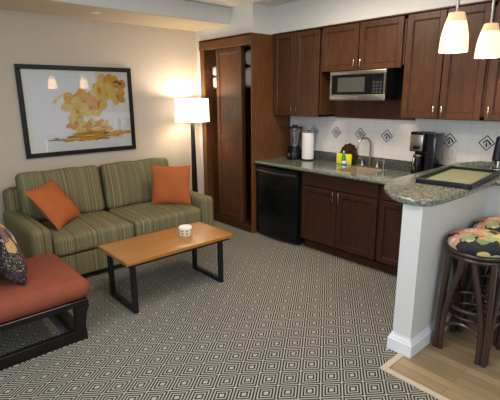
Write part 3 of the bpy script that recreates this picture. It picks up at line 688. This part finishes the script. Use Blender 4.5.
# ---------------------------------------------------------------- floor lamp
lx, ly = 3.13, 4.64
lp = thing('floor_lamp', 'floor lamp with white drum shade between sofa and wardrobe', 'lamp', (lx, ly, 0))
b = nb(); lathe(b, (lx, ly, 0), [(.13, 0), (.13, .015), (.05, .03)], 32); mesh('base', b, M['black'], lp)
b = nb(); lathe(b, (lx, ly, .028), [(.045, 0), (.04, .4), (.032, .9), (.025, 1.33), (.012, 1.36), (.01, 1.44)], 16); mesh('pole', b, M['bwood'], lp)
b = nb(); lathe(b, (lx, ly, 1.385), [(.222, 0), (.215, .29), (.211, .29), (.218, 0)], 48, cap=False)
b.faces.ensure_lookup_table()
ls = mesh('lamp_shade', b, M['lampshade'], lp)
b = nb(); lathe(b, (lx, ly, 1.49), [(.012, 0), (.03, .04), (.03, .07), (.01, .09)], 16); mesh('bulb', b, M['bulb'], lp)
def point(name, loc, e, c, r=.03):
    l = bpy.data.lights.new(name, 'POINT'); l.energy = e; l.color = c; l.shadow_soft_size = r
    o = bpy.data.objects.new(name, l); COL.objects.link(o); o.location = loc; return o
point('floor_lamp_light', (lx, ly, 1.60), 13, (1, .90, .75), .05)

# ---------------------------------------------------------------- pendants
for i, (x, y, lab) in enumerate(((2.70, 1.19, 'frosted glass pendant lamp above the bar, the nearer and larger of two'), (3.29, 1.21, 'frosted glass pendant lamp above the bar, at the right edge'))):
    t = thing('pendant_lamp', lab, 'lamp', (x, y, 1.95), 0, 'pendant lamps over the bar')
    P = [(.081, 0), (.080, .03), (.076, .09), (.067, .135), (.058, .17), (.055, .17), (.063, .135), (.072, .09), (.077, .03), (.078, 0)]
    b = nb(); lathe(b, (x, y, 1.95), P, 32, cap=False); mesh('glass_shade', b, M['pshade'], t)
    b = nb(); lathe(b, (x, y, 2.12), [(.0585, 0), (.048, .035), (.044, .05), (.01, .056)], 28); mesh('shade_band', b, M['pband'], t)
    b = nb(); tube(b, [(x, y, 2.168), (x, y, 2.70)], .009, 10); mesh('stem', b, M['steel'], t)
    b = nb(); lathe(b, (x, y, 2.695), [(.06, .024), (.06, .012), (.02, 0)], 24); mesh('canopy', b, M['steel'], t)
    b = nb(); lathe(b, (x, y, 2.02), [(.01, 0), (.03, .03), (.03, .06), (.012, .09)], 16); mesh('bulb', b, M['bulb'], t)
    point('pendant_light', (x, y, 1.99), 5.5, (1, .82, .58), .03)

# recessed spot in the soffit
rd = thing('recessed_light', 'small recessed downlight in the soffit above the picture', 'light', (1.9, 4.5, 2.53))
b = nb(); lathe(b, (1.9, 4.5, 2.528), [(.05, .0065), (.045, 0), (.03, 0)], 24); mesh('trim_ring', b, M['trim'], rd)

# ---------------------------------------------------------------- bar stools
def make_stool(x, y, label):
    t = thing('bar_stool', label, 'stool', (x, y, 0), 0, 'rattan bar stools')
    zs = .70
    def arc(r, z, n=40): return [(x+r*math.cos(2*math.pi*i/n), y+r*math.sin(2*math.pi*i/n), z) for i in range(n)]
    b = nb(); tube(b, arc(.190, zs+.02), .0155, 10, True); tube(b, arc(.186, zs-.012), .015, 10, True); lathe(b, (x, y, zs+.0), [(.18, 0), (.18, .02)], 32); mesh('seat_frame', b, M['rattan'], t)
    b = nb(); lathe(b, (x, y, zs+.025), [(.17, 0), (.196, .012), (.205, .035), (.197, .062), (.165, .085), (.11, .102), (.05, .109), (.005, .111)], 48); mesh('seat_cushion', b, M['floral'], t)
    fb = .158
    cs = [(-1, 1), (-1, -1), (1, -1), (1, 1)]
    for cx_, cy_ in cs:
        b = nb(); s = 1/math.sqrt(2)
        for k, (ox, oy) in enumerate(((0, 0), (-cx_*.034, 0), (0, -cy_*.034))):
            if k == 0: pts = [(x+cx_*(.137), y+cy_*(.137), zs-.01), (x+cx_*.148, y+cy_*.148, .4), (x+cx_*fb, y+cy_*fb, .0)]
            else:
                tx = x+cx_*(.137 if k == 2 else .01); ty_ = y+cy_*(.137 if k == 1 else .01)
                if k == 1: tx = x+cx_*.03
                if k == 2: ty_ = y+cy_*.03
                # splayed cane: runs from mid-side of the seat ring down to the corner
                e = (x+cx_*fb+ox, y+cy_*fb+oy)
                top = (x+cx_*.03, y+cy_*.172) if k == 1 else (x+cx_*.172, y+cy_*.03)
                pts = []
                for q in range(9):
                    f = q/8; zz = (zs-.02)*(1-f)
                    g_ = min(1, f/.80); g_ = math.sin(g_*math.pi/2)**1.15
                    pts.append((top[0]+(e[0]-top[0])*g_, top[1]+(e[1]-top[1])*g_, zz))
            tube(b, pts, .019, 9)
        mesh('leg', b, M['rattan'], t)
    b = nb(); tube(b, arc(.165, .33), .013, 9, True); mesh('foot_ring', b, M['rattan'], t)
    b = nb(); tube(b, arc(.135, .26), .011, 9, True); mesh('foot_ring', b, M['rattan'], t)
    for k in range(4):
        (ax_, ay), (bx_, by) = cs[k], cs[(k+1) % 4]
        P0 = Vector((x+ax_*.125 if ax_ != bx_ else x+ax_*.15, y+ay*.125 if ay != by else y+ay*.15, .005)); P1 = Vector((x+bx_*.125 if ax_ != bx_ else x+bx_*.15, y+by*.125 if ay != by else y+by*.15, .005))
        pts = [P0, P0.lerp(P1, .0)+Vector((0, 0, .12))]+[P0.lerp(P1, .5-.5*math.cos(a))+Vector((0, 0, .13+.09*math.sin(a))) for a in [math.pi*i/10 for i in range(1, 10)]]+[P1+Vector((0, 0, .12)), P1]
        b = nb(); tube(b, pts, .012, 9); mesh('arched_brace', b, M['rattan'], t)
    return t
make_stool(2.855, .948, 'dark rattan bar stool with floral cushion, the nearer of two')
make_stool(3.27, .948, 'dark rattan bar stool with floral cushion, farther in beside the wall')
